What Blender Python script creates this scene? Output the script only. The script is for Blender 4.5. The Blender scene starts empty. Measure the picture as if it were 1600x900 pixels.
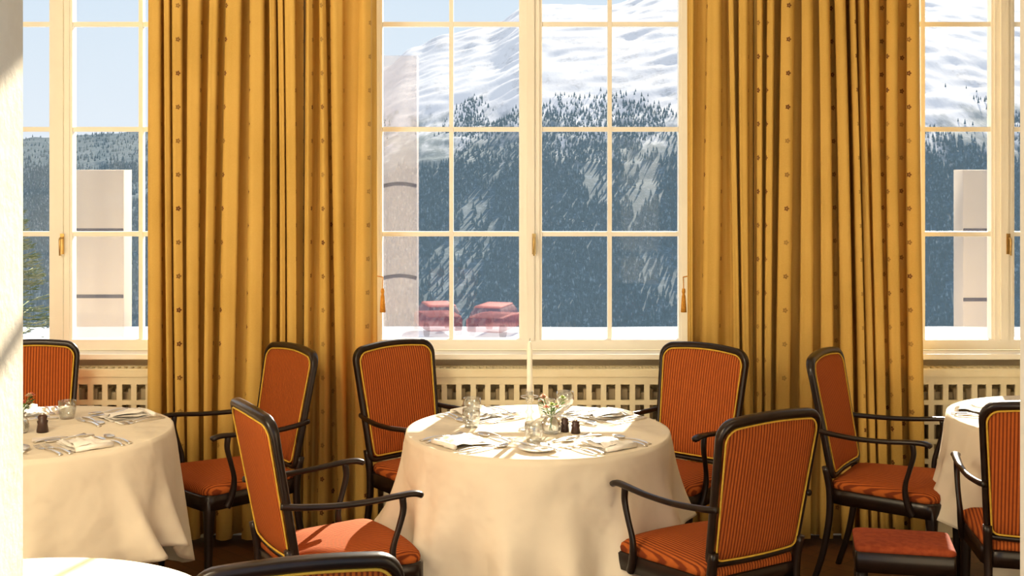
import bpy, math, random
from mathutils import Vector, Matrix, noise
random.seed(7)
S=bpy.context.scene
COL=S.collection
pi=math.pi

# ------------------------------------------------------------ mesh builder
class MB:
    def __init__(s): s.v=[];s.f=[];s.sm=[];s.mi=[];s.uv=None
    def add(s,vs,fs,smooth=True,mi=0):
        o=len(s.v); s.v+= [tuple(v) for v in vs]
        for f in fs: s.f.append([i+o for i in f]); s.sm.append(smooth); s.mi.append(mi)
    def box(s,x0,x1,y0,y1,z0,z1,mi=0):
        vs=[(x0,y0,z0),(x1,y0,z0),(x1,y1,z0),(x0,y1,z0),(x0,y0,z1),(x1,y0,z1),(x1,y1,z1),(x0,y1,z1)]
        s.add(vs,[(3,2,1,0),(4,5,6,7),(0,1,5,4),(1,2,6,5),(2,3,7,6),(3,0,4,7)],False,mi)
    def sweep(s,pts,ref,ra,rb,closed=False,sides=10,pw=1.0,mi=0):
        pts=[Vector(p) for p in pts]; n=len(pts); ref=Vector(ref)
        vs=[];fs=[]
        for i,p in enumerate(pts):
            if closed: t=pts[(i+1)%n]-pts[i-1]
            else: t=pts[min(i+1,n-1)]-pts[max(i-1,0)]
            t.normalize()
            nn=(ref-t*ref.dot(t)).normalized(); b=t.cross(nn)
            A=ra[i] if isinstance(ra,(list,tuple)) else ra
            B=rb[i] if isinstance(rb,(list,tuple)) else rb
            for k in range(sides):
                a=2*pi*(k+.5)/sides
                c=math.cos(a);d=math.sin(a)
                c=math.copysign(abs(c)**pw,c); d=math.copysign(abs(d)**pw,d)
                vs.append(p+nn*A*c+b*B*d)
        m=n if closed else n-1
        for i in range(m):
            j=(i+1)%n
            for k in range(sides):
                l=(k+1)%sides
                fs.append((i*sides+k,i*sides+l,j*sides+l,j*sides+k))
        if not closed:
            fs.append(tuple(range(sides))[::-1]); fs.append(tuple(range((n-1)*sides,n*sides)))
        s.add(vs,fs,True,mi)
    def lathe(s,prof,c=(0,0,0),sides=24,mi=0,smooth=True):
        vs=[];fs=[]
        for r,z in prof:
            for k in range(sides):
                a=2*pi*k/sides; vs.append((c[0]+r*math.cos(a),c[1]+r*math.sin(a),c[2]+z))
        for i in range(len(prof)-1):
            for k in range(sides):
                l=(k+1)%sides
                fs.append((i*sides+k,i*sides+l,(i+1)*sides+l,(i+1)*sides+k))
        if prof[0][0]>0: fs.append(tuple(range(sides))[::-1])
        if prof[-1][0]>0: fs.append(tuple(range((len(prof)-1)*sides,len(prof)*sides)))
        s.add(vs,fs,smooth,mi)
    def rings(s,rings,capstart=True,capend=True,mi=0):
        n=len(rings[0]); vs=[];fs=[]
        for r in rings: vs+=r
        for i in range(len(rings)-1):
            for k in range(n):
                l=(k+1)%n
                fs.append((i*n+k,i*n+l,(i+1)*n+l,(i+1)*n+k))
        if capstart: fs.append(tuple(range(n))[::-1])
        if capend: fs.append(tuple(range((len(rings)-1)*n,len(rings)*n)))
        s.add(vs,fs,True,mi)
    def mesh(s,name,*mats):
        m=bpy.data.meshes.new(name); m.from_pydata(s.v,[],s.f)
        m.polygons.foreach_set('use_smooth',s.sm); m.polygons.foreach_set('material_index',s.mi)
        for a in mats: m.materials.append(a)
        m.update(); return m

def obj(name,mesh,parent=None,loc=(0,0,0),rot=(0,0,0),label=None,cat=None,kind=None,group=None,bevel=0):
    o=bpy.data.objects.new(name,mesh); COL.objects.link(o)
    o.location=loc;o.rotation_euler=rot
    if parent: o.parent=parent
    if label:o['label']=label
    if cat:o['category']=cat
    if kind:o['kind']=kind
    if group:o['group']=group
    if bevel:
        b=o.modifiers.new('bevel','BEVEL');b.width=bevel;b.segments=2;b.limit_method='ANGLE'
    return o

def catmull(P,n=6):
    P=[Vector(p) for p in P]; out=[]
    Q=[P[0]*2-P[1]]+P+[P[-1]*2-P[-2]]
    for i in range(1,len(Q)-2):
        for k in range(n):
            t=k/n
            a,b,c,d=Q[i-1],Q[i],Q[i+1],Q[i+2]
            out.append(.5*((2*b)+(c-a)*t+(2*a-5*b+4*c-d)*t*t+(3*b-a-3*c+d)*t**3))
    out.append(P[-1]); return out
def lerp(a,b,t): return a+(b-a)*t
def interp(x,tab):
    if x<=tab[0][0]: return tab[0][1]
    for (a,b),(c,d) in zip(tab,tab[1:]):
        if x<=c:
            t=(x-a)/(c-a); t=t*t*(3-2*t); return lerp(b,d,t)
    return tab[-1][1]

# ------------------------------------------------------------ materials
class NT:
    def __init__(s,name):
        s.m=bpy.data.materials.new(name); s.m.use_nodes=True; s.t=s.m.node_tree; s.n=s.t.nodes; s.l=s.t.links
        s.p=s.n['Principled BSDF']; s.out=s.n['Material Output']
    def N(s,t,**k):
        n=s.n.new(t)
        for a,b in k.items(): setattr(n,a,b)
        return n
    def L(s,a,b): s.l.new(a,b)
    def M(s,op,a,b=None,c=None):
        n=s.N('ShaderNodeMath',operation=op)
        for i,x in enumerate((a,b,c)):
            if x is None: continue
            if isinstance(x,(int,float)): n.inputs[i].default_value=x
            else: s.L(x,n.inputs[i])
        return n.outputs[0]
    def mix(s,f,a,b):
        n=s.N('ShaderNodeMix',data_type='RGBA')
        for i,x in ((0,f),(6,a),(7,b)):
            if isinstance(x,(int,float)): n.inputs[i].default_value=x
            elif isinstance(x,tuple): n.inputs[i].default_value=(*x,1) if len(x)==3 else x
            else: s.L(x,n.inputs[i])
        return n.outputs[2]
    def noise(s,scale,detail=4,vec=None,rough=.5):
        n=s.N('ShaderNodeTexNoise'); n.inputs['Scale'].default_value=scale; n.inputs['Detail'].default_value=detail
        n.inputs['Roughness'].default_value=rough
        if vec is None: vec=s.coord('Object')
        s.L(vec,n.inputs['Vector']); return n.outputs['Fac']
    def coord(s,k='Object'): return s.N('ShaderNodeTexCoord').outputs[k]
    def bump(s,h,strength=.3,dist=.01):
        b=s.N('ShaderNodeBump'); b.inputs['Strength'].default_value=strength; b.inputs['Distance'].default_value=dist
        s.L(h,b.inputs['Height']); s.L(b.outputs[0],s.p.inputs['Normal']); return b
    def ramp(s,f,a,b):
        n=s.N('ShaderNodeMapRange',interpolation_type='SMOOTHSTEP'); n.inputs[1].default_value=a;n.inputs[2].default_value=b
        s.L(f,n.inputs[0]); return n.outputs[0]
    def veil(s,alpha):
        tp=s.N('ShaderNodeBsdfTransparent'); mx=s.N('ShaderNodeMixShader'); mx.inputs[0].default_value=alpha
        s.L(tp.outputs[0],mx.inputs[1]); s.L(s.p.outputs[0],mx.inputs[2]); s.L(mx.outputs[0],s.out.inputs[0])
def simple(name,c1,c2=None,rough=.5,scale=8,metal=0,bump=0,sheen=0,detail=4,alpha=None,spec=None):
    t=NT(name); c2=c2 or tuple(x*.85 for x in c1)
    f=t.noise(scale,detail)
    t.L(t.mix(t.ramp(f,.35,.65),c1,c2),t.p.inputs['Base Color'])
    t.p.inputs['Roughness'].default_value=rough; t.p.inputs['Metallic'].default_value=metal
    if rough>=.7: t.p.inputs['Specular IOR Level'].default_value=.15
    if spec is not None: t.p.inputs['Specular IOR Level'].default_value=spec
    if bump: t.bump(t.noise(scale*6,4),bump,.003)
    if sheen: t.p.inputs['Sheen Weight'].default_value=sheen
    if alpha: t.veil(alpha)
    return t.m

wood=simple('dark_mahogany',(.010,.005,.0035),(.017,.008,.005),.28,14,spec=.35)
wallm=simple('cream_plaster',(.80,.70,.50),(.76,.65,.45),.8,5,bump=.25)
jambm=simple('rough_cream_plaster',(.90,.82,.66),(.84,.75,.58),.85,9,bump=.6)
ceilm=simple('ceiling_paint',(.85,.78,.62),None,.8,4)
framem=simple('cream_window_paint',(.92,.89,.80),(.89,.86,.77),.45,6)
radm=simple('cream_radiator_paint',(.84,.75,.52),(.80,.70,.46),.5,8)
brass=simple('brass',(.62,.42,.16),(.5,.33,.12),.3,20,1)
silver=simple('silver_cutlery',(.84,.81,.76),(.76,.73,.68),.28,20,1)
china=simple('white_china',(.88,.85,.80),None,.2,6)
wax=simple('candle_wax',(.92,.88,.76),None,.45,8)
peppm=simple('dark_pepper_wood',(.06,.025,.015),(.03,.012,.008),.35,20)
piping=simple('yellow_piping',(.62,.38,.05),(.54,.32,.04),.75,50)
tasm=simple('orange_tassel_thread',(.62,.30,.05),(.50,.22,.03),.7,120)
snowm=simple('snow',(.50,.55,.64),(.42,.48,.58),.8,.3)
card=simple('paper_card',(.88,.80,.72),None,.7,10)
wickm=simple('wick',(.05,.04,.03),None,.8,10)
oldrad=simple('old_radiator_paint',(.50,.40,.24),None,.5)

def cloth():
    t=NT('white_tablecloth_linen')
    f=t.noise(5,4); t.L(t.mix(f,(.80,.71,.57),(.74,.65,.51)),t.p.inputs['Base Color'])
    t.p.inputs['Roughness'].default_value=.85; t.p.inputs['Specular IOR Level'].default_value=.15
    v=t.N('ShaderNodeTexVoronoi',feature='SMOOTH_F1'); v.inputs['Scale'].default_value=2.6; v.inputs['Smoothness'].default_value=.25
    t.L(t.coord('Object'),v.inputs['Vector'])
    h=t.M('ADD',t.M('MULTIPLY',v.outputs['Distance'],1.8),t.M('MULTIPLY',t.noise(4,3,rough=.5),.8))
    t.bump(h,.55,.07)
    return t.m
clothm=cloth()
napm=simple('white_napkin_linen',(.92,.88,.82),(.86,.82,.75),.8,30,bump=.3)

def fabric(name,c1,c2,freq=95):
    t=NT(name)
    sx=t.N('ShaderNodeSeparateXYZ'); t.L(t.coord('Object'),sx.inputs[0])
    w=t.M('SINE',t.M('MULTIPLY',sx.outputs[0],freq*2*pi))
    w=t.M('MULTIPLY_ADD',w,.5,.5)
    f=t.ramp(w,.15,.65)
    n=t.noise(60,3)
    a=t.mix(n,c1,tuple(x*.75 for x in c1))
    t.L(t.mix(f,c2,a),t.p.inputs['Base Color'])
    t.p.inputs['Roughness'].default_value=.9
    t.p.inputs['Specular IOR Level'].default_value=.1
    t.bump(w,.5,.003)
    return t.m
seatfab=fabric('orange_striped_velvet',(.50,.122,.024),(.18,.036,.010),82)

def curtainmat():
    t=NT('gold_floral_curtain')
    sx=t.N('ShaderNodeSeparateXYZ'); t.L(t.coord('UV'),sx.inputs[0])
    W=.115;H=.157
    U=t.M('DIVIDE',sx.outputs[0],W); col=t.M('FLOOR',U)
    V=t.M('ADD',t.M('DIVIDE',sx.outputs[1],H),t.M('MULTIPLY',t.M('MODULO',col,2),.5))
    a=t.M('MULTIPLY',t.M('SUBTRACT',t.M('FRACT',U),.5),W)
    b=t.M('MULTIPLY',t.M('SUBTRACT',t.M('FRACT',V),.5),H)
    r=t.M('SQRT',t.M('ADD',t.M('MULTIPLY',a,a),t.M('MULTIPLY',b,b)))
    th=t.M('ARCTAN2',b,a)
    lim=t.M('MULTIPLY_ADD',t.M('COSINE',t.M('MULTIPLY',th,5)),.0022,.0105)
    m=t.M('LESS_THAN',r,lim); hole=t.M('GREATER_THAN',r,.0022)
    m=t.M('MULTIPLY',m,hole)
    n=t.noise(3,5); fine=t.noise(160,2)
    sheen_fade=t.ramp(t.noise(2.2,1),.40,.60)  # noise fades the flowers to stand in for the fabric's changing sheen
    base=t.mix(t.ramp(n,.3,.7),(.70,.435,.105),(.62,.375,.080))
    base=t.mix(t.M('MULTIPLY',fine,.35),base,(.84,.59,.19))
    c=t.mix(t.M('MULTIPLY',m,t.M('MULTIPLY_ADD',sheen_fade,.45,.47)),base,(.11,.025,.012))
    t.L(c,t.p.inputs['Base Color']); t.p.inputs['Roughness'].default_value=.7
    t.p.inputs['Specular IOR Level'].default_value=.15
    tr=t.N('ShaderNodeBsdfTranslucent'); t.L(t.mix(.5,c,(.9,.55,.12)),tr.inputs[0])
    mx=t.N('ShaderNodeMixShader'); mx.inputs[0].default_value=.11
    t.L(t.p.outputs[0],mx.inputs[1]);t.L(tr.outputs[0],mx.inputs[2]);t.L(mx.outputs[0],t.out.inputs[0])
    return t.m
curtm=curtainmat()

def glassmat(name,tint=(.97,.98,1),w=.06,rough=0.0):
    t=NT(name)
    tp=t.N('ShaderNodeBsdfTransparent'); tp.inputs[0].default_value=(*tint,1)
    g=t.N('ShaderNodeBsdfGlossy'); g.inputs['Roughness'].default_value=rough
    fr=t.N('ShaderNodeLayerWeight'); fr.inputs[0].default_value=.25
    n=t.noise(3,2)
    f=t.M('MULTIPLY_ADD',fr.outputs['Facing'],w*3,t.M('MULTIPLY',n,w))
    mx=t.N('ShaderNodeMixShader'); t.L(f,mx.inputs[0]); t.L(tp.outputs[0],mx.inputs[1]); t.L(g.outputs[0],mx.inputs[2])
    t.L(mx.outputs[0],t.out.inputs[0]); return t.m
paneglass=glassmat('window_glass',w=.014)
tableglass=glassmat('drinking_glass',(.95,.96,.95),.32,.14)

def floormat():
    t=NT('parquet_floor')
    mp=t.N('ShaderNodeMapping'); mp.inputs['Rotation'].default_value=(0,0,pi/4); t.L(t.coord('Object'),mp.inputs[0])
    b=t.N('ShaderNodeTexBrick'); t.L(mp.outputs[0],b.inputs[0]); b.inputs['Scale'].default_value=3
    b.inputs['Color1'].default_value=(.16,.07,.025,1);b.inputs['Color2'].default_value=(.10,.04,.015,1);b.inputs['Mortar'].default_value=(.03,.012,.005,1)
    b.inputs['Mortar Size'].default_value=.008
    n=t.noise(30,4)
    t.L(t.mix(t.M('MULTIPLY',n,.5),b.outputs[0],(.08,.032,.012)),t.p.inputs['Base Color']); t.p.inputs['Roughness'].default_value=.4
    return t.m
floorm=floormat()

HAZE_GLOW=(.095,.135,.155)  # airlight colour, painted as glow into mountain and trees
def mountainmat():
    t=NT('snowy_mountainside')
    co=t.coord('Object'); sx=t.N('ShaderNodeSeparateXYZ'); t.L(co,sx.inputs[0])
    big=t.noise(.012,6,co); mp=t.N('ShaderNodeMapping'); mp.inputs['Scale'].default_value=(1.6,.35,1); t.L(co,mp.inputs[0])
    streak=t.noise(.035,8,mp.outputs[0],.65)
    fine=t.noise(.25,5,co,.7)
    rock=t.M('MULTIPLY',t.ramp(streak,.50,.62),t.ramp(fine,.42,.60))
    snow=t.mix(t.ramp(big,.35,.65),(.22,.22,.22),(.17,.17,.18))
    up=t.mix(t.M('MULTIPLY',rock,.45),snow,(.08,.08,.08))
    west=t.M('MULTIPLY',t.M('SUBTRACT',1,t.ramp(sx.outputs[0],-330,-220)),-90)
    line=t.M('ADD',t.M('ADD',sx.outputs[2],t.M('MULTIPLY',t.M('SUBTRACT',streak,.5),-130)),west)
    fm=t.M('SUBTRACT',1,t.ramp(line,0,44))
    gap=t.ramp(streak,.54,.68)
    fl=t.mix(t.ramp(fine,.50,.72),(.03,.05,.06),(.15,.18,.20))
    fl=t.mix(t.M('MULTIPLY',gap,.30),fl,(.22,.24,.26))
    t.L(t.mix(fm,up,fl),t.p.inputs['Base Color']); t.p.inputs['Roughness'].default_value=.9
    t.p.inputs['Specular IOR Level'].default_value=.05
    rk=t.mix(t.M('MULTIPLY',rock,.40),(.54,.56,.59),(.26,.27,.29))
    t.L(t.mix(fm,rk,HAZE_GLOW),t.p.inputs['Emission Color']); t.p.inputs['Emission Strength'].default_value=1.0  # distance haze put in as emission, over snow and forest
    t.bump(streak,.2,4)
    return t.m
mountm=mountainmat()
def treemat():
    t=NT('snow_dusted_conifers')
    co=t.coord('Object')
    n=t.noise(.4,2,co)
    c=t.mix(t.ramp(n,.35,.65),(.02,.035,.04),(.06,.085,.095))
    c=t.mix(t.ramp(n,.56,.74),c,(.22,.25,.27))
    t.L(c,t.p.inputs['Base Color']); t.p.inputs['Roughness'].default_value=.9
    t.p.inputs['Specular IOR Level'].default_value=.05
    t.p.inputs['Emission Color'].default_value=(*HAZE_GLOW,1); t.p.inputs['Emission Strength'].default_value=1.0  # same painted haze glow on the trees
    return t.m
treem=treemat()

# ------------------------------------------------------------ room shell
YW=6.29
CX=[-2.211,.091,2.406]
HW=.78
ZT=4.02; CEIL=4.3
XL,XR=-4.2,4.2
w=MB()
xs=[XL]+[v for c in CX for v in (c-HW,c+HW)]+[XR]
for i in range(0,len(xs),2): w.box(xs[i],xs[i+1],YW,6.66,0,CEIL)
for c in CX:
    w.box(c-HW,c+HW,6.44,6.66,0,.85)
    w.box(c-HW,c+HW,YW,6.66,ZT,CEIL)
obj('wall_north',w.mesh('wall_north',wallm),kind='structure',label='cream plaster wall with three tall windows',cat='wall')
DL,DR=-.82,.852
w=MB(); w.box(XL,DL,1.9,2.2,0,CEIL); w.box(DR,XR,1.9,2.2,0,CEIL); w.box(DL,DR,1.9,2.2,2.7,CEIL)
obj('wall_south',w.mesh('wall_south',jambm),kind='structure',label='rough cream plaster wall with wide doorway',cat='wall')
w=MB(); w.box(XL-.2,XL,1.9,6.66,0,CEIL); obj('wall_west',w.mesh('wall_west',wallm),kind='structure',label='cream side wall',cat='wall')
w=MB(); w.box(XR,XR+.2,1.9,6.66,0,CEIL); obj('wall_east',w.mesh('wall_east',wallm),kind='structure',label='cream side wall',cat='wall')
w=MB(); w.box(XL-.2,XR+.2,-1.5,6.66,-.12,0); obj('floor',w.mesh('floor',floorm),kind='structure',label='dark oak parquet floor',cat='floor')
w=MB(); w.box(XL-.2,XR+.2,1.9,6.66,CEIL,CEIL+.15); obj('ceiling',w.mesh('ceiling',ceilm),kind='structure',label='cream ceiling',cat='ceiling')

ZB=[.92,1.431,1.945,2.461,2.975,3.49,3.99]
for i,c in enumerate(CX):
    w=MB(); y0,y1=6.42,6.50
    w.box(c-HW,c-.739,y0,y1,.86,ZT); w.box(c+.739,c+HW,y0,y1,.86,ZT)
    w.box(c-.739,c+.739,y0+.001,y1,.866,.915); w.box(c-.739,c+.739,y0+.001,y1,3.975,ZT)
    w.box(c-.044,c+.044,y0,y1,.915,3.975); w.box(c-.018,c+.018,y0-.015,y0-.0005,.915,3.975)
    for sgn in (-1,1):
        m=c+sgn*.389
        w.box(m-.010,m+.010,y0+.018,y1-.018,.915,3.975)
        a,b=sorted((c+sgn*.044,c+sgn*.739))
        w.box(a,a+.012,y0+.01,y1-.01,.915,3.975); w.box(b-.012,b,y0+.01,y1-.01,.915,3.975)
        for z in ZB[1:-1]:
            for xa,xb in ((a+.0125,m-.0105),(m+.0105,b-.0125)): w.box(xa,xb,y0+.021,y1-.021,z-.0115,z+.0115)
    root=obj('window_%d'%(i+1),w.mesh('window_frame',framem),kind='structure',label='tall cream painted casement window with small panes',cat='window')
    g=MB(); g.box(c-.739,c+.739,6.462,6.466,.915,3.975)
    obj('glass_pane',g.mesh('glass_pane',paneglass),root)
    h=MB(); hz=1.385; hx=c+.016
    h.box(hx-.009,hx+.009,6.398,6.406,hz-.05,hz+.05)
    h.sweep([(hx,6.40,hz+.03),(hx,6.375,hz+.03),(hx,6.368,hz+.022),(hx,6.37,hz-.055)],(1,0,0),.0055,.005,sides=8)
    obj('window_handle',h.mesh('window_handle',brass),root,label='brass window handle')
    w=MB(); w.box(c-HW+.002,c+HW-.002,6.30,6.45,.835,.862)
    obj('trim_%d'%(i+1),w.mesh('window_sill',framem),kind='structure',label='cream painted window sill',cat='window sill',bevel=.005)
    w=MB(); x0,x1=c-HW+.01,c+HW-.01
    ya,yb=6.235,6.36
    w.box(x0,x1,ya,ya+.03,.775,.80); w.box(x0,x1,yb-.03,yb,.775,.80)
    n=48
    for k in range(n+1):
        xx=lerp(x0,x1-.014,k/n); w.box(xx,xx+.014,ya+.03,yb-.03,.779,.799)
    w.box(x0,x1,ya-.008,ya,.765,.797); w.box(x0,x1,ya,ya+.02,.728,.775)
    nx=22
    for k in range(nx+1):
        xx=lerp(x0,x1-.026,k/nx); w.box(xx,xx+.026,ya+.002,ya+.016,.08,.730)
    for k in range(7):
        z=.08+k*.0935; w.box(x0,x1,ya,ya+.018,z-.01,z+.012)
    w.box(x0,x1,ya,ya+.02,.0,.08)
    w.box(x0,x0+.02,ya,yb,0,.78); w.box(x1-.02,x1,ya,yb,0,.78)
    obj('radiator_cover',w.mesh('radiator_cover',radm),label='cream lattice radiator cover with slotted top below window',cat='radiator cover',group='radiator covers below the windows')
    w=MB()
    for k in range(24):
        xx=lerp(x0+.06,x1-.1,k/23); w.box(xx,xx+.035,6.285,6.35,.10,.70)
    w.box(x0+.05,x1-.05,6.30,6.335,.12,.16); w.box(x0+.05,x1-.05,6.30,6.335,.64,.68)
    w.box(x0+.1,x0+.13,6.30,6.335,0,.12); w.box(x1-.13,x1-.1,6.30,6.335,0,.12)
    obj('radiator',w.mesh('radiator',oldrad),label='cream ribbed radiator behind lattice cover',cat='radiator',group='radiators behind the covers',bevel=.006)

w=MB(); w.box(CX[0]+HW,CX[1]-HW,6.272,YW,0,.12); obj('baseboard_north',w.mesh('baseboard',framem),kind='structure',label='cream baseboard',cat='baseboard',bevel=.003)
w=MB(); w.box(CX[1]+HW,CX[2]-HW,6.272,YW,0,.12); obj('baseboard_northeast',w.mesh('baseboard',framem),kind='structure',label='cream baseboard',cat='baseboard',bevel=.003)

# ------------------------------------------------------------ curtains
def curtain(x0,x1,folds,amp,seed,spread0=0,spread1=0,sharp=.5,tilt=0):
    rnd=random.Random(seed)
    nu=folds*20; nv=30; z0,z1=.035,3.98
    am=[rnd.uniform(.5,1.1) for _ in range(folds+2)]
    wd=[rnd.uniform(.55,1.5) for _ in range(folds)]; tot=sum(wd); cum=[0]
    for q in wd: cum.append(cum[-1]+q/tot)
    rows=[]
    for j in range(nv+1):
        tz=j/nv; z=lerp(z0,z1,tz); row=[]
        for i in range(nu+1):
            k=min(i//20,folds-1); lt=(i-k*20)/20
            s=lerp(cum[k],cum[k+1],lt)
            phi=2*pi*lt
            A=amp*lerp(am[k],am[k+1],lt)
            A*=1+.2*math.sin(2.6*tz+seed+k*1.7)
            wl=(x1-x0)*wd[k]/tot
            a=x0-spread0*(1-tz)**1.5; b=x1+spread1*(1-tz)**1.5
            x=lerp(a,b,s)+sharp*wl*.30*math.sin(2*phi) + .022*math.sin(3.2*tz+s*7+seed)*min(1,(s*(1-s))*8)+tilt*wl*(math.cos(phi)-1)*.5
            y=6.135+A*math.cos(phi)+.006*math.sin(5*phi+tz*5+seed)+.004*math.sin(11*tz+k)
            y=max(6.045,min(y,6.218))
            row.append((x,y,z))
        rows.append(row)
    mid=rows[nv//2]; arc=[0]
    for i in range(nu): arc.append(arc[-1]+(Vector(mid[i+1])-Vector(mid[i])).length)
    m=MB(); vs=[p for r in rows for p in r]; fs=[]
    for j in range(nv):
        for i in range(nu):
            a=j*(nu+1)+i; fs.append((a,a+1,a+nu+2,a+nu+1))
    m.add(vs,fs)
    me=m.mesh('curtain',curtm); uv=me.uv_layers.new(name='UVMap')
    for lp in me.loops:
        vi=lp.vertex_index; i=vi%(nu+1); j=vi//(nu+1)
        uv.data[lp.index].uv=(arc[i]+seed*.05,rows[j][0][2])
    o=obj('curtain',me,label='long gold curtain with small dark red flowers',cat='curtain',group='gold floral curtains between the windows')
    so=o.modifiers.new('thick','SOLIDIFY'); so.thickness=.003
    return o
curtain(-1.685,-.985,10,.076,1,.03,0,.65,.15)
curtain(-.975,-.640,4,.052,5,0,.01,.35,.1)
curtain(.825,1.135,4,.048,3,0,0,.35,.1)
curtain(1.14,1.91,11,.078,4,0,.04,.65,.15)
for a,b in ((-1.74,-.60),(.78,1.97)):
    m=MB(); m.sweep([(a,6.145,4.02),(b,6.145,4.02)],(0,0,1),.018,.018,sides=12)
    for x in (a,b): m.lathe([(0,-.03),(.03,-.015),(.035,0),(.03,.015),(0,.03)],(x,6.145,4.02),12)
    for x in (a+.05,b-.05): m.box(x-.01,x+.01,6.145,6.29,4.01,4.03)
    obj('curtain_rail',m.mesh('curtain_rail',brass),label='brass curtain rail above gold curtains',cat='curtain rail')
for x in (-.612,.812):
    root=obj('curtain_tassel',None,label='orange cord tassel hanging at window edge',cat='tassel',loc=(x,6.22,1.24),group='tassels on the window edges')
    m=MB(); m.sweep([(0,.0,0),(0,-.01,-.03),(0,-.012,-.06)],(1,0,0),.0025,.0025,sides=6)
    s_=-1 if x<0 else 1
    m.sweep([(s_*.1,.07,.0),(s_*.08,.03,.01),(0,.0,.0)],(0,0,1),.003,.003,sides=6)
    obj('cord',m.mesh('cord',tasm),root)
    m=MB(); m.lathe([(.0,-.05),(.007,-.055),(.009,-.068),(.006,-.08),(.009,-.09),(.012,-.13),(.014,-.165),(0,-.165)],(0,-.012,0),14)
    obj('tassel_fringe',m.mesh('tassel_fringe',tasm),root)

# ------------------------------------------------------------ chair parts
RAKE=math.radians(11); BO=Vector((0,-.235,.475)); BV=Vector((0,-math.sin(RAKE),math.cos(RAKE))); BN=Vector((0,math.cos(RAKE),math.sin(RAKE)))
def arc_corner(c,r,a0,a1,n): return [(c[0]+r*math.cos(lerp(a0,a1,k/n)),c[1]+r*math.sin(lerp(a0,a1,k/n))) for k in range(n+1)]
def back_outline(ins=0):
    bw=.194-ins; tw=.217-ins; H=.486-ins; r=.058-ins*.6; rb=.025
    P=[]
    for k in range(9): P.append((lerp(-bw+rb,bw-rb,k/8),ins))
    P+=arc_corner((bw-rb,ins+rb),rb,-pi/2,0,4)[1:]
    for k in range(1,12): P.append((lerp(bw,tw,k/12),lerp(ins+rb,H-r,k/12)))
    P+=arc_corner((tw-r,H-r),r,0,pi/2*.95,7)
    for k in range(1,12):
        x=lerp(tw-r,-(tw-r),k/12); P.append((x,H+.011*(1-(x/(tw-r))**2)))
    P+=arc_corner((-(tw-r),H-r),r,pi/2*1.05,pi,7)
    for k in range(1,12): P.append((lerp(-tw,-bw,k/12),lerp(H-r,ins+rb,k/12)))
    P+=arc_corner((-bw+rb,ins+rb),rb,pi,pi*1.5,4)[:-1]
    return P
def bp(u,v,d=0):
    cv=.35*u*u
    return BO+Vector((1,0,0))*u+BV*v+BN*(d+cv)
out=back_outline(0)
rad=[.0105+.005*max(0,min(1,(v-.42)/.07)) for u,v in out]
m=MB(); m.sweep([bp(u,v) for u,v in out],BN,[r+.004 for r in rad],rad,closed=True,sides=12,pw=.75); CH_frame=m.mesh('backrest_frame',wood)
ins=back_outline(.009)
def scaled(P,s,cx=0,cy=.245): return [(cx+(u-cx)*s,cy+(v-cy)*s) for u,v in P]
m=MB(); R=[]
prof=[(.02,-.018),(.3,-.0175),(.6,-.017),(.85,-.015),(.96,-.011),(1.0,0),(.97,.013),(.9,.018),(.75,.022),(.5,.026),(.25,.028),(.02,.029)]
for s_,d in prof: R.append([bp(u,v,d) for u,v in scaled(ins,s_)])
m.rings(R); CH_back=m.mesh('backrest',seatfab)
m=MB(); pin=back_outline(.0150)
for d in (.0155,-.0145): m.sweep([bp(u,v,d) for u,v in pin],BN,.0036,.0036,closed=True,sides=6)
CH_pipe=m.mesh('piping',piping)
def seat_outline(ins=0):
    P=[];fw=.255-ins;bw=.205-ins;yf=.225-ins;yb=-.235+ins;r=.05
    for k in range(8): P.append((lerp(-bw+.02,bw-.02,k/7),yb))
    for k in range(1,10): P.append((lerp(bw,fw,k/10),lerp(yb+.02,yf-r,k/10)))
    P+=arc_corner((fw-r,yf-r),r,0,pi/2,6)
    for k in range(1,10):
        x=lerp(fw-r,-(fw-r),k/10); P.append((x,yf+.018*(1-(x/(fw-r))**2)))
    P+=arc_corner((-(fw-r),yf-r),r,pi/2,pi,6)
    for k in range(1,10): P.append((lerp(-fw,-bw,k/10),lerp(yf-r,yb+.02,k/10)))
    return P
so=seat_outline(0); si=seat_outline(.008)
m=MB()
m.rings([[(x,y,.375) for x,y in scaled(so,.93,0,0)],[(x,y,.37) for x,y in so],[(x,y,.425) for x,y in so],[(x,y,.43) for x,y in scaled(so,.97,0,0)]])
CH_rail=m.mesh('seat_rail',wood)
m=MB(); R=[]
for s_,z in [(.95,.425),(1,.431),(1.005,.444),(.985,.458),(.92,.468),(.75,.477),(.5,.483),(.25,.486),(.02,.487)]:
    R.append([(x,y,z) for x,y in scaled(si,s_,0,0)])
m.rings(R); CH_seat=m.mesh('seat',seatfab)
def legmesh(front,sgn):
    m=MB()
    if front:
        P=[(sgn*.225,.185,.43),(sgn*.228,.19,.36),(sgn*.23,.193,.3),(sgn*.232,.195,.15),(sgn*.235,.20,0)]
        r=[.025,.024,.019,.016,.012]
        m.sweep(P,(1,0,0),r,r,sides=12,pw=.7)
    else:
        P=catmull([(sgn*.194,-.248,.52),(sgn*.190,-.232,.42),(sgn*.190,-.235,.30),(sgn*.194,-.262,.15),(sgn*.2,-.31,0)],5)
        n=len(P); r=[lerp(.016,.013,i/(n-1)) for i in range(n)]
        m.sweep(P,(1,0,0),r,r,sides=10,pw=.7)
    return m.mesh('leg',wood)
CH_legs=[legmesh(f,s_) for f in (True,False) for s_ in (-1,1)]
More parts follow.
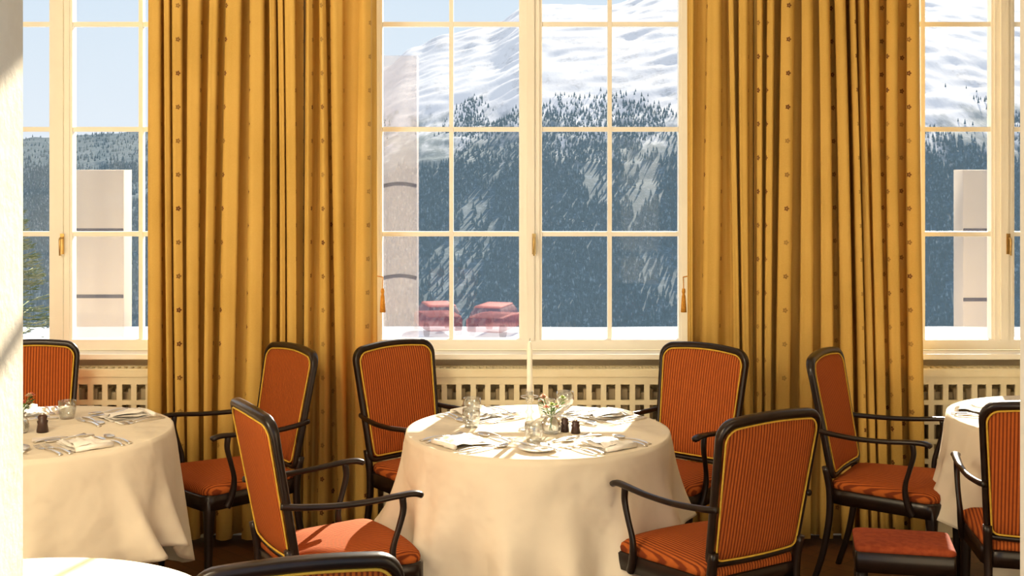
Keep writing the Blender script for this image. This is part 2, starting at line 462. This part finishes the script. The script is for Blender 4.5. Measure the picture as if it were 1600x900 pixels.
def armmesh(sgn):
    m=MB()
    P=catmull([(sgn*.206,-.280,.670),(sgn*.222,-.225,.664),(sgn*.248,-.11,.660),(sgn*.264,.01,.664),(sgn*.270,.10,.672),(sgn*.269,.160,.674),(sgn*.267,.188,.668),(sgn*.266,.196,.660)],6)
    n=len(P); ra=[interp(i/(n-1),[(0,.010),(.3,.011),(.6,.015),(.85,.019),(1,.010)]) for i in range(n)]
    rb=[interp(i/(n-1),[(0,.011),(.5,.010),(.9,.011),(1,.008)]) for i in range(n)]
    m.sweep(P,(1,0,0),ra,rb,sides=12,pw=.85)
    a=m.mesh('armrest',wood)
    m=MB()
    P=catmull([(sgn*.268,.125,.668),(sgn*.267,.128,.62),(sgn*.265,.112,.56),(sgn*.260,.095,.50),(sgn*.256,.095,.45),(sgn*.251,.108,.40),(sgn*.246,.12,.375)],6)
    n=len(P); r=[interp(i/(n-1),[(0,.012),(.4,.010),(.8,.014),(1,.016)]) for i in range(n)]
    m.sweep(P,(1,0,0),r,r,sides=10,pw=.85)
    return a,m.mesh('arm_support',wood)
CH_arms=[armmesh(1),armmesh(-1)]
def chair(tx,ty,fx,fy,label,group='striped dining armchairs'):
    l=math.hypot(fx,fy);fx/=l;fy/=l
    ox,oy=tx+fx*.335,ty+fy*.335
    root=obj('dining_chair',None,loc=(ox,oy,0),rot=(0,0,math.atan2(-fx,fy)),label=label,cat='chair',group=group)
    root.empty_display_size=.2
    obj('seat_rail',CH_rail,root); obj('seat',CH_seat,root,label='orange striped seat cushion')
    b=obj('backrest',CH_back,root,label='orange striped padded backrest'); obj('backrest_frame',CH_frame,b,label='dark wooden rounded backrest frame'); obj('piping',CH_pipe,b,label='yellow fabric piping')
    for a,s_ in CH_arms:
        ao=obj('armrest',a,root); obj('arm_support',s_,ao)
    for l_ in CH_legs: obj('leg',l_,root)
    return root
base='dark wood armchair with orange striped upholstery, '
TC=(.10,5.08); TL=(-1.83,5.06); TR=(2.29,5.30); TF=(-1.17,2.95)
chair(-.96,5.85,-.80,-.62,base+'beside gold curtain')
chair(-.555,5.97,.68,-.73,base+'tucked behind round table')
chair(.875,5.88,-.64,-.76,base+'facing table below window')
chair(1.33,5.68,.86,-.50,base+'side-on against gold curtain')
chair(.865,4.295,-.54,.84,base+'pulled up to central table')
chair(-.90,4.43,.88,.47,base+'turned sideways to central table')
chair(-.44,2.725,-.30,.95,base+'only curved top showing')
chair(1.83,4.46,.25,.97,base+'at table beside small stool')
chair(-2.21,5.99,.25,-.97,base+'behind table below window')

# stool
root=obj('footstool',None,loc=(1.40,4.70,0),rot=(0,0,math.radians(-12)),label='small dark wooden stool with flat red cushion',cat='stool')
def rrect(hx,hy,r,n=5):
    return arc_corner((hx-r,hy-r),r,0,pi/2,n)+arc_corner((-hx+r,hy-r),r,pi/2,pi,n)+arc_corner((-hx+r,-hy+r),r,pi,1.5*pi,n)+arc_corner((hx-r,-hy+r),r,1.5*pi,2*pi,n)
m=MB(); m.rings([[(x,y,.35) for x,y in rrect(.16,.115,.01)],[(x,y,.35) for x,y in rrect(.17,.125,.01)],[(x,y,.42) for x,y in rrect(.17,.125,.01)],[(x,y,.425) for x,y in rrect(.16,.115,.01)]])
obj('stool_frame',m.mesh('stool_frame',wood),root)
m=MB(); m.rings([[(x,y,z) for x,y in rrect(.171*s_,.126*s_,.02*s_)] for s_,z in [(.97,.42),(1.0,.424),(1.0,.432),(.97,.440),(.85,.445),(.5,.448),(.05,.449)]])
redm=simple('red_stool_cloth',(.33,.065,.020),(.26,.045,.015),.85,40,bump=.3)
obj('cushion',m.mesh('cushion',redm),root,label='flat red fabric cushion')
for sx_ in (-1,1):
    for sy_ in (-1,1):
        m=MB(); m.sweep([(sx_*.145,sy_*.10,.40),(sx_*.147,sy_*.102,.2),(sx_*.15,sy_*.105,0)],(1,0,0),[.02,.018,.014],[.02,.018,.014],sides=10,pw=.6)
        obj('leg',m.mesh('leg',wood),root)

# ------------------------------------------------------------ tables + cloths
m=MB(); m.lathe([(0,.715),(.49,.715),(.50,.722),(.50,.742),(.495,.748),(0,.748)],sides=48); T_top=m.mesh('table_top',wood)
m=MB(); m.box(-.3,.3,-.3,.3,.64,.714); T_ap=m.mesh('table_apron',wood)
T_leg=[]
for a in range(4):
    c_,s_=math.cos(pi/4+a*pi/2),math.sin(pi/4+a*pi/2)
    m=MB(); m.sweep([(.36*c_,.36*s_,.713),(.36*c_,.36*s_,.4),(.37*c_,.37*s_,0)],(1,0,0),[.03,.028,.02],[.03,.028,.02],sides=12,pw=.6); T_leg.append(m.mesh('leg',wood))
def table(c,label):
    r=obj('dining_table',None,loc=(c[0],c[1],0),label=label,cat='table',group='round dining tables')
    obj('table_top',T_top,r);obj('table_apron',T_ap,r)
    for l_ in T_leg: obj('leg',l_,r)
def tcloth(c,seed,axis,label,lo=.07,hi=.42,R=.512,flare=.13,fa=.30):
    rnd=random.Random(seed); NTH=360; m=MB(); vs=[];fs=[]
    F=[]; th=rnd.uniform(0,.4)
    while th<2*pi-.12:
        F.append((th,rnd.uniform(.07,.12),rnd.uniform(.6,1.25),rnd.uniform(-.7,.7),rnd.uniform(0,.18))); th+=rnd.uniform(.30,.50)
    flat=[.001,.1,.2,.3,.4,.47,.50]
    K=30
    def fold(th,q):
        v=0
        for t0,wd,am,dr,st in F:
            d=(th-(t0+dr*q*.35)+pi)%(2*pi)-pi
            g=max(0,(q-st)/(1-st))**.8
            v+=am*math.exp(-(d/(wd*(.75+.5*q)))**2)*g
        return v-.38*q
    for r in flat:
        for k in range(NTH):
            th=2*pi*k/NTH; vs.append((r*math.cos(th),r*math.sin(th),.7525))
    for j in range(K+1):
        q=j/K
        for k in range(NTH):
            th=2*pi*k/NTH
            hem=lerp(hi,lo,.5+.5*math.cos(2*(th-axis)))+.025*math.sin(5*th+seed)
            soft=min(1,q*9)
            z=.7525-.008*min(1,q*14)-(q)*(.7445-hem)
            drop=.7525-z
            bk=1-min(1,max(0,math.sin(th))*1.3)*.85     # cloth hangs straighter where chairs are tucked in
            rr=R-.004+.006*soft+ (flare*drop + fa*fold(th,q)*drop*(.7+.3*q))*bk
            rr=max(rr,R-.004+.006*soft-.03*drop)
            vs.append((rr*math.cos(th),rr*math.sin(th),z))
    nr=len(flat)+K+1
    for i in range(nr-1):
        for k in range(NTH):
            l=(k+1)%NTH; fs.append((i*NTH+k,i*NTH+l,(i+1)*NTH+l,(i+1)*NTH+k))
    fs.append(tuple(range(NTH))[::-1])
    m.add(vs,[f[::-1] for f in fs])
    o=obj('tablecloth',m.mesh('tablecloth',clothm),loc=(c[0],c[1],0),label=label,cat='tablecloth',group='white tablecloths')
    s2=o.modifiers.new('thick','SOLIDIFY'); s2.thickness=.0015; s2.offset=1
table(TC,'round dining table hidden under white cloth'); tcloth(TC,2,-pi/2-.1,'white linen tablecloth draped over central round table',flare=.11,fa=.34)
table(TL,'round dining table hidden under white cloth'); tcloth(TL,9,-pi/2-.5,'white linen tablecloth over table by curtain',.12,.34,flare=.13)
table(TR,'round dining table hidden under white cloth'); tcloth(TR,4,-pi/2,'white linen tablecloth over table near stool',.15,.35)
table(TF,'round dining table hidden under white cloth'); tcloth(TF,6,-pi/2,'plain white tablecloth on empty table',flare=.04,fa=.12)

# ------------------------------------------------------------ tableware
ZT0=.7545
m=MB(); m.lathe([(0,.0),(.045,.0),(.047,.003),(.072,.010),(.073,.012),(.045,.006),(0,.005)],sides=36); W_plate=m.mesh('plate',china)
m=MB(); m.lathe([(0,0),(.030,0),(.030,.002),(.006,.006),(.004,.015),(.004,.030),(.010,.036),(.030,.050),(.037,.070),(.034,.100),(.033,.100),(.0355,.070),(.028,.051),(0,.040)],sides=28); W_wine=m.mesh('wine_glass',tableglass)
m=MB(); m.lathe([(0,0),(.026,0),(.032,.02),(.036,.045),(.034,.072),(.0325,.072),(.034,.045),(.030,.02),(.024,.005),(0,.005)],sides=28); W_tumb=m.mesh('tumbler',tableglass)
def handle(m,y0=-.10,y1=.03,w0=.009,w1=.0035):
    n=10; P=[(0,lerp(y0,y1,k/n),.003+.006*math.sin(pi*k/n)) for k in range(n+1)]
    m.sweep(P,(1,0,0),[lerp(w0,w1,k/n) for k in range(n+1)],.0018,sides=8)
def forkm():
    m=MB(); handle(m)
    P=[(0,.03,.003),(0,.045,.001),(0,.06,.002)]
    m.sweep(P,(1,0,0),[.004,.0115,.012],.0012,sides=8)
    for k in range(4):
        x=-.0098+k*.0065; m.sweep([(x,.058,.002),(x,.08,.003),(x*.95,.10,.007)],(1,0,0),[.0021,.002,.0012],.0012,sides=6)
    return m.mesh('fork',silver)
def knifem():
    m=MB(); handle(m,-.11,.0,.0075,.006)
    m.sweep([(0,0,.003),(.001,.05,.003),(.001,.09,.003),(-.004,.115,.003)],(1,0,0),[.007,.010,.009,.002],.001,sides=8)
    return m.mesh('knife',silver)
def spoonm():
    m=MB(); handle(m)
    R=[]
    for s_,z in [(1,.007),(.85,.003),(.5,.001),(.05,.0),]:
        R.append([(s_*.018*math.cos(a),.062+s_*.030*math.sin(a),z) for a in [2*pi*k/20 for k in range(20)]])
    R2=[[ (x*.95,(y-.062)*.95+.062,z+.0012) for x,y,z in r] for r in R][::-1]
    m.rings(R2+R); return m.mesh('spoon',silver)
W_fork,W_knife,W_spoon=forkm(),knifem(),spoonm()
def napkinm():
    m=MB(); n=16
    for layer in range(4):
        vs=[];fs=[]
        for j in range(n+1):
            for i in range(n+1):
                u=i/n-.5; v=j/n-.5
                sc=1-.09*layer
                z=.003+layer*.004+.008*math.sin(4*u+3*v+layer)*abs(u)*2+.012*math.exp(-((v+.30)/.13)**2)*(.6+.4*math.sin(5*u+layer))+.005*math.exp(-(u/.08)**2)
                vs.append((u*.145*sc+.008*math.sin(3*v+layer*2),v*.19*sc,max(z,.001+layer*.003)))
        for j in range(n):
            for i in range(n):
                a=j*(n+1)+i; fs.append((a,a+1,a+n+2,a+n+1))
        m.add(vs,fs)
    m.sweep([(-.07,-.088,.009),(0,-.090,.012),(.07,-.088,.009)],(0,0,1),.009,.009,sides=10)
    return m.mesh('napkin',napm)
W_nap=napkinm()
LB={'plate':'small white china side plate','fork':'polished silver fork on white cloth','knife':'polished silver knife on white cloth','spoon':'polished silver spoon on white cloth',
    'napkin':'folded white linen napkin','wine_glass':'clear low stemmed glass','tumbler':'clear short drinking glass'}
ME={'plate':W_plate,'fork':W_fork,'knife':W_knife,'spoon':W_spoon,'napkin':W_nap,'wine_glass':W_wine,'tumbler':W_tumb}
def put(kind,c,phi,lat,rad,rot=0,z=0):
    o=(math.cos(phi),math.sin(phi)); f=(-o[0],-o[1]); r=(f[1],-f[0])
    x=c[0]+o[0]*rad+r[0]*lat; y=c[1]+o[1]*rad+r[1]*lat
    obj(kind,ME[kind],loc=(x,y,ZT0+z),rot=(0,0,math.atan2(-f[0],f[1])+rot),label=LB[kind],cat=kind.replace('_',' '),group=kind.replace('_',' ')+'s laid on the tables')
def setting(c,phi,glass=(),plate=False):
    put('napkin',c,phi,0,.375,random.uniform(-.08,.08))
    put('fork',c,phi,-.100,.375,random.uniform(-.04,.04)); put('fork',c,phi,-.133,.37,random.uniform(-.04,.04))
    put('knife',c,phi,.100,.375,random.uniform(-.04,.04)); put('spoon',c,phi,.135,.37,random.uniform(-.04,.04))
    put('spoon',c,phi,.01,.235,pi/2+random.uniform(-.1,.1)); put('fork',c,phi,-.01,.205,-pi/2+random.uniform(-.05,.05))
    if plate: put('plate',c,phi,-.235,.27); put('knife',c,phi,-.235,.27,.1,.011)
    for g,a,b in glass: put(g,c,phi,a,b)
setting(TC,math.radians(130),(('tumbler',.17,.20),('wine_glass',.12,.26)))
setting(TC,math.radians(42),(('tumbler',.15,.19),('wine_glass',.12,.265)))
setting(TC,math.radians(-50),(),True)
setting(TC,math.radians(-138),(('tumbler',.15,.16),))
setting(TL,math.radians(45),(('tumbler',.14,.19),)); setting(TL,math.radians(-45),(),True); setting(TL,math.radians(118),(('wine_glass',.13,.24),('tumbler',.17,.17)))
setting(TR,math.radians(158)); setting(TR,math.radians(-115))

def candle(c):
    x,y=c
    root=obj('candlestick',None,loc=(x,y,ZT0),label='tiered clear glass candlestick',cat='candlestick')
    m=MB(); m.lathe([(0,0),(.042,0),(.044,.004),(.03,.010),(.012,.018),(.009,.03),(.016,.038),(.009,.046),(.009,.06),(.018,.07),(.009,.08),(.009,.105),(.016,.115),(.012,.123),(.034,.128),(.035,.131),(.014,.134),(.014,.150),(.0112,.150),(.0112,.136),(0,.136)],sides=28)
    obj('candlestick_stem',m.mesh('candlestick_stem',tableglass),root)
    r2=obj('candle',None,loc=(x,y,ZT0+.1365),label='tall slim ivory candle in glass holder',cat='candle')
    m=MB(); m.lathe([(0,0),(.0108,0),(.0108,.10),(.0104,.17),(.007,.198),(.003,.207),(0,.207)],sides=20)
    obj('wax',m.mesh('wax',wax),r2)
    m=MB(); m.sweep([(0,0,.205),(.001,0,.213),(.002,0,.218)],(1,0,0),.0009,.0009,sides=6); obj('wick',m.mesh('wick',wickm),r2)
candle((.068,5.07))

def vase(c,cols,seed,label):
    rnd=random.Random(seed)
    root=obj('flower_vase',None,loc=(c[0],c[1],ZT0),label=label,cat='vase')
    m=MB()
    prof=[(0,0),(.026,0),(.034,.008),(.038,.028),(.032,.048),(.02,.060),(.019,.068),(.026,.078),(.0245,.078),(.0175,.068),(.0185,.060),(.030,.047),(.036,.028),(.032,.01),(0,.004)]
    vs=[];fs=[];sd=32
    for r,z in prof:
        for k in range(sd):
            a=2*pi*k/sd; rr=r*(1+.05*math.cos(8*a)); vs.append((rr*math.cos(a),rr*math.sin(a),z))
    for i in range(len(prof)-1):
        for k in range(sd):
            l=(k+1)%sd; fs.append((i*sd+k,i*sd+l,(i+1)*sd+l,(i+1)*sd+k))
    m.add(vs,fs)
    obj('glass_vase',m.mesh('glass_vase',tableglass),root)
    leafm=simple('leaf_green_%d'%seed,(.16,.30,.06),(.08,.18,.04),.6,40)
    m=MB(); heads=[]
    for k in range(9):
        a=rnd.uniform(0,2*pi); d=rnd.uniform(.01,.045); h=rnd.uniform(.095,.14)
        e=Vector((d*math.cos(a),d*math.sin(a),h)); heads.append(e)
        m.sweep(catmull([(0.006*math.cos(a+pi),0.006*math.sin(a+pi),.01),(e.x*.2,e.y*.2,.065),e],4),(1,0,.1),.0012,.0012,sides=5)
        for q in range(3):
            b=a+rnd.uniform(-1,1); p=e*rnd.uniform(.75,.95); tip=p+Vector((math.cos(b)*.025,math.sin(b)*.025,.012)); sd_=Vector((-math.sin(b),math.cos(b),0))*.005
            mid=(p+tip)/2+Vector((0,0,.004)); m.add([p,mid+sd_,tip,mid-sd_],[(0,1,2,3)])
    obj('stems',m.mesh('stems',leafm),root)
    for k,e in enumerate(heads[:7]):
        cm=simple('petal_%d_%d'%(seed,k),cols[k%len(cols)],None,.6,60)
        m=MB()
        for ring,(n,L,up) in enumerate(((7,.017,.002),(6,.012,.007),(4,.007,.010))):
            for q in range(n):
                b=2*pi*q/n+ring*.4; dv=Vector((math.cos(b),math.sin(b),0)); sv=Vector((-math.sin(b),math.cos(b),0))
                tip=dv*L+Vector((0,0,up)); mid=dv*L*.6+Vector((0,0,up+.002))
                m.add([(0,0,0),mid+sv*L*.35,tip,mid-sv*L*.35],[(0,1,2,3)])
        m.lathe([(0,.006),(.003,.008),(.002,.011),(0,.012)],sides=8)
        obj('blossom',m.mesh('blossom',cm),root,loc=tuple(e))
vase((.148,5.01),[(.85,.55,.38),(.45,.55,.12),(.88,.42,.28)],11,'small clear glass vase with pink and green flowers')
vase((-1.885,5.02),[(.85,.25,.15),(.85,.42,.32),(.80,.60,.38)],12,'small clear glass vase with coral pink flowers')
def shaker(x,y,h,r,label):
    m=MB(); m.lathe([(0,0),(r,0),(r*1.02,h*.12),(r*.82,h*.45),(r*.95,h*.62),(r*.7,h*.68),(r*.85,h*.85),(r*.5,h*.97),(0,h)],sides=20)
    root=obj('salt_shaker',m.mesh('salt_shaker',peppm),loc=(x,y,ZT0),label=label,cat='shaker',group='dark salt and pepper shakers')
    m=MB(); m.lathe([(0,h*.97),(r*.45,h*.97),(r*.4,h*1.05),(0,h*1.08)],sides=14); obj('cap',m.mesh('cap',silver),root,label='silver cap')
shaker(.203,5.04,.055,.017,'dark round pepper mill with silver cap'); shaker(.243,5.01,.050,.018,'dark squat salt shaker with silver cap')
shaker(-1.80,5.03,.07,.022,'dark squat shaker beside flower vase')
m=MB()
m.box(-.05,.05,-.035,.035,.001,.0025)
obj('table_card',m.mesh('table_card',card),loc=(-1.74,4.90,ZT0),rot=(0,0,.3),label='small pale card lying on white cloth',cat='card')

# ------------------------------------------------------------ outdoors
m=MB(); m.box(-9,9,6.7,16,-.75,-.6); obj('snow_terrace',m.mesh('snow_terrace',snowm),kind='structure',label='snow covered terrace outside windows',cat='terrace')
m=MB(); vs=[];fs=[]
nx,ny=60,20
for j in range(ny+1):
    for i in range(nx+1):
        x=lerp(-60,60,i/nx); y=lerp(17,66.5,j/ny)
        vs.append((x,y,-6.8+.18*noise.noise(Vector((x*.15,y*.15,0)))))
for j in range(ny):
    for i in range(nx):
        a=j*(nx+1)+i; fs.append((a,a+1,a+nx+2,a+nx+1))
m.add(vs,fs); obj('snow_field',m.mesh('snow_field',snowm),kind='structure',label='snow covered ground below the hotel',cat='ground')
m=MB(); m.box(-700,700,75,560,-70.5,-70); obj('frozen_lake',m.mesh('frozen_lake',snowm),kind='structure',label='frozen snowy lake at mountain foot',cat='lake')

RG=[(-1100,20),(-620,12),(-540,24),(-413,30),(-300,45),(-146,104),(-110,128),(-73,140),(-30,150),(22,176),(100,178),(190,200),(400,235),(560,215),(700,190),(1100,150)]
def terr(x,y):
    t=(y-537)/963; tp=max(t,0)
    r=interp(x*1500/y*.6+x*.4,RG)
    nz=noise.fractal(Vector((x*.006,y*.006,3.1)),1.0,2.1,6)
    z=-70+(r+70)*(min(tp,1)**.95)
    if t>1: z-= (t-1)*400
    return z+nz*7*min(1,tp*3)*(1.0 if x>-350 else .35) + 2*noise.noise(Vector((x*.05,y*.05,0)))*min(1,tp*3)
m=MB(); vs=[];fs=[]; nx,ny=380,190
for j in range(ny+1):
    for i in range(nx+1):
        x=lerp(-950,950,i/nx); y=lerp(530,1620,j/ny); vs.append((x,y,terr(x,y)))
for j in range(ny):
    for i in range(nx):
        a=j*(nx+1)+i; fs.append((a,a+1,a+nx+2,a+nx+1))
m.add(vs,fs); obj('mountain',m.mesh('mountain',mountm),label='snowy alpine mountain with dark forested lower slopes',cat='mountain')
m=MB(); cnt=0; tries=0
while cnt<32000 and tries<160000:
    tries+=1
    y=537+random.random()*(960 if random.random()<.3 else 600); x=random.uniform(-.46,.46)*y
    z=terr(x,y)
    n=noise.fractal(Vector((x*.02,y*.005,9)),1.0,2,4)
    lim=8+n*75+(60 if x<-260 else 0)
    if z>lim+random.gauss(0,13): continue
    if n<-.25 and random.random()<.8: continue
    h=random.uniform(2.8,5.4)*(1 if z<0 else .75); r=h*.21; a0=random.uniform(0,6)
    vs=[(x+r*math.cos(a0+k*2*pi/5),y+r*math.sin(a0+k*2*pi/5),z+h*.06) for k in range(5)]+[(x,y,z+h)]
    m.add(vs,[(k,(k+1)%5,5) for k in range(5)],False); cnt+=1
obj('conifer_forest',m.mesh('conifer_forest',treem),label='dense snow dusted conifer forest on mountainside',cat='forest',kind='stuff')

reflA=simple('cream_reflection',(.78,.64,.50),(.70,.58,.46),.8,1.2,alpha=.46)  # translucent pillars stand in for pale reflections in the window glass
reflB=simple('pink_reflection',(.72,.60,.54),(.64,.54,.50),.8,1.2,alpha=.26)
band=simple('dark_reflection_band',(.08,.08,.11),None,.7,8,alpha=.5)
def reflection(x0,x1,y,zt,bands,label,pm,lite=False):
    root=obj('glass_reflection',None,loc=((x0+x1)/2,y,-.6),label=label,cat='reflection',group='pale window reflections modelled on the terrace')
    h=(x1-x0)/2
    m=MB(); m.rings([[(a,b,z) for a,b in rrect(h,.12,.01)] for z in (0,zt+.6)]); obj('reflection_body',m.mesh('reflection_body',pm),root)
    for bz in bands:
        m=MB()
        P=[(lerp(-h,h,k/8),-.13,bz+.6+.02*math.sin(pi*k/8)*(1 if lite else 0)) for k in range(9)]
        m.sweep(P,(0,1,0),.006,.016,sides=8); obj('reflection_band',m.mesh('reflection_band',band),root)
reflection(-1.07,-.79,11,2.65,[1.81-45/186,1.81-187/186],'tall faint pink translucent pillar with dark bands',reflB,True)
reflection(-3.66,-3.22,11,1.70,[1.81-113/186,1.81-215/186],'pale cream translucent pillar with two dark bands',reflA)
reflection(3.74,3.98,11,1.70,[1.81-113/186,1.81-220/186],'slim pale cream translucent pillar with dark bands',reflA)

reflred=simple('red_reflection_tint',(.58,.13,.12),(.50,.11,.10),.8,1,alpha=.36)  # see-through car shapes stand in for red reflections in the glass
reflpale=simple('pale_red_reflection_tint',(.50,.22,.22),None,.8,3,alpha=.30); refldark=simple('dark_red_reflection_tint',(.25,.14,.15),None,.8,5,alpha=.25)
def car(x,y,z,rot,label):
    root=obj('car',None,loc=(x,y,z),rot=(0,0,rot),label=label,cat='car',group='red window reflections modelled outdoors')
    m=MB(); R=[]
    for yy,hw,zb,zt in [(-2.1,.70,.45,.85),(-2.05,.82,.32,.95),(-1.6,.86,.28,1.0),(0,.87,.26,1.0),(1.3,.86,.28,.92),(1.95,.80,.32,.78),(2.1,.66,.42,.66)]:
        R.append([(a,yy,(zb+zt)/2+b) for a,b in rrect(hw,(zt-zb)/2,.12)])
    m.rings(R); obj('reflected_body',m.mesh('reflected_body',reflred),root)
    m=MB(); m.rings([[(a,-.35+b,zz) for a,b in rrect(.80*s_,1.55*l_,.2)] for s_,l_,zz in ((1,1,.95),(.95,.92,1.15),(.82,.72,1.42))]); obj('reflected_cabin',m.mesh('reflected_cabin',reflpale),root)
    m=MB(); m.rings([[(a,-.35+b,zz) for a,b in rrect(.80*s_,1.55*l_,.2)] for s_,l_,zz in ((.84,.74,1.40),(.82,.72,1.45),(.6,.5,1.48))]); obj('reflected_roof',m.mesh('reflected_roof',reflred),root)
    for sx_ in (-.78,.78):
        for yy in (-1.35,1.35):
            m=MB(); m.sweep([(sx_-.1,yy,.32),(sx_+.1,yy,.32)],(0,0,1),.32,.32,sides=20); obj('reflected_wheel',m.mesh('reflected_wheel',refldark),root)
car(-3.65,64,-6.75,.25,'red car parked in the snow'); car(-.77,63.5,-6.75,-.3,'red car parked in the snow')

root=obj('spruce_tree',None,loc=(-5.15,13.5,-.6),label='small green spruce dusted with snow',cat='tree')
m=MB(); m.lathe([(.05,0),(.04,1.0),(.01,2.0)],sides=10); obj('trunk',m.mesh('trunk',simple('bark',(.15,.09,.05),None,.9,20)),root)
needle=simple('spruce_needles',(.07,.11,.04),(.24,.25,.14),.7,9)
m=MB(); rnd=random.Random(5)
for k in range(170):
    t=rnd.random()**.8; z=.15+t*1.75; L=(1-t)*.62+.06; a=rnd.uniform(0,2*pi)
    d=Vector((math.cos(a),math.sin(a),0)); s0=Vector((0,0,z))
    P=[s0,s0+d*L*.5+Vector((0,0,-.02)),s0+d*L+Vector((0,0,.03))]
    m.sweep(P,(0,0,1),.006,.006,sides=4)
    for q in range(26):
        u=rnd.uniform(.15,1); p=s0+d*L*u+Vector((0,0,-.02*math.sin(pi*u)))
        b=a+rnd.choice((-1,1))*rnd.uniform(.4,1.1); tip=p+Vector((math.cos(b),math.sin(b),rnd.uniform(-.2,.35)))*rnd.uniform(.05,.11)
        sd_=Vector((rnd.uniform(-1,1),rnd.uniform(-1,1),1)).normalized()*.006
        m.add([p,p+(tip-p)*.5+sd_,tip,p+(tip-p)*.5-sd_],[(0,1,2,3)])
obj('branches',m.mesh('branches',needle),root)

# ------------------------------------------------------------ light
wd=bpy.data.worlds.new('sky'); S.world=wd; wd.use_nodes=True
nt=wd.node_tree; bg=nt.nodes['Background']
tc=nt.nodes.new('ShaderNodeTexCoord'); sp=nt.nodes.new('ShaderNodeSeparateXYZ'); nt.links.new(tc.outputs['Generated'],sp.inputs[0])
cr=nt.nodes.new('ShaderNodeValToRGB'); nt.links.new(sp.outputs[2],cr.inputs[0])
cr.color_ramp.elements[0].position=0; cr.color_ramp.elements[0].color=(.83,.89,.93,1)
cr.color_ramp.elements[1].position=.5; cr.color_ramp.elements[1].color=(.42,.60,.86,1)
e=cr.color_ramp.elements.new(.14); e.color=(.70,.82,.91,1)
nt.links.new(cr.outputs[0],bg.inputs[0]); bg.inputs[1].default_value=1.05
def light(name,typ,loc,rot,energy,color,**k):
    l=bpy.data.lights.new(name,typ); l.energy=energy; l.color=color
    for a,b in k.items(): setattr(l,a,b)
    o=bpy.data.objects.new(name,l); o.location=loc;o.rotation_euler=rot; COL.objects.link(o); return o
az,el=math.radians(15),math.radians(24)
d=Vector((-math.sin(az)*math.cos(el),-math.cos(az)*math.cos(el),-math.sin(el)))
su=light('sun','SUN',(5,20,15),(0,0,0),18.0,(1,.88,.68),angle=.009); su.rotation_euler=d.to_track_quat('-Z','Y').to_euler()
fl=light('ceiling_fill','AREA',(0,4.2,4.2),(0,0,0),16,(1,.82,.56),shape='RECTANGLE',size=4,size_y=2)  # added overhead fill, no lamp hangs here
f2=light('side_fill','AREA',(-1.98,2.45,2.7),(0,0,0),80,(1,.82,.56),shape='RECTANGLE',size=.9,size_y=1.3)  # added fill from the left, models folds and chair backs
f2.rotation_euler=Vector((.55,.80,-.30)).to_track_quat('-Z','Y').to_euler()

# ------------------------------------------------------------ camera
cam=bpy.data.cameras.new('camera'); co=bpy.data.objects.new('camera',cam); COL.objects.link(co)
co.location=(0,0,1.81); co.rotation_euler=(pi/2,0,0); cam.sensor_width=36; cam.lens=2050/1600*36; cam.shift_y=-205/1600; cam.clip_end=5000
S.camera=co
S.view_settings.view_transform='Standard'
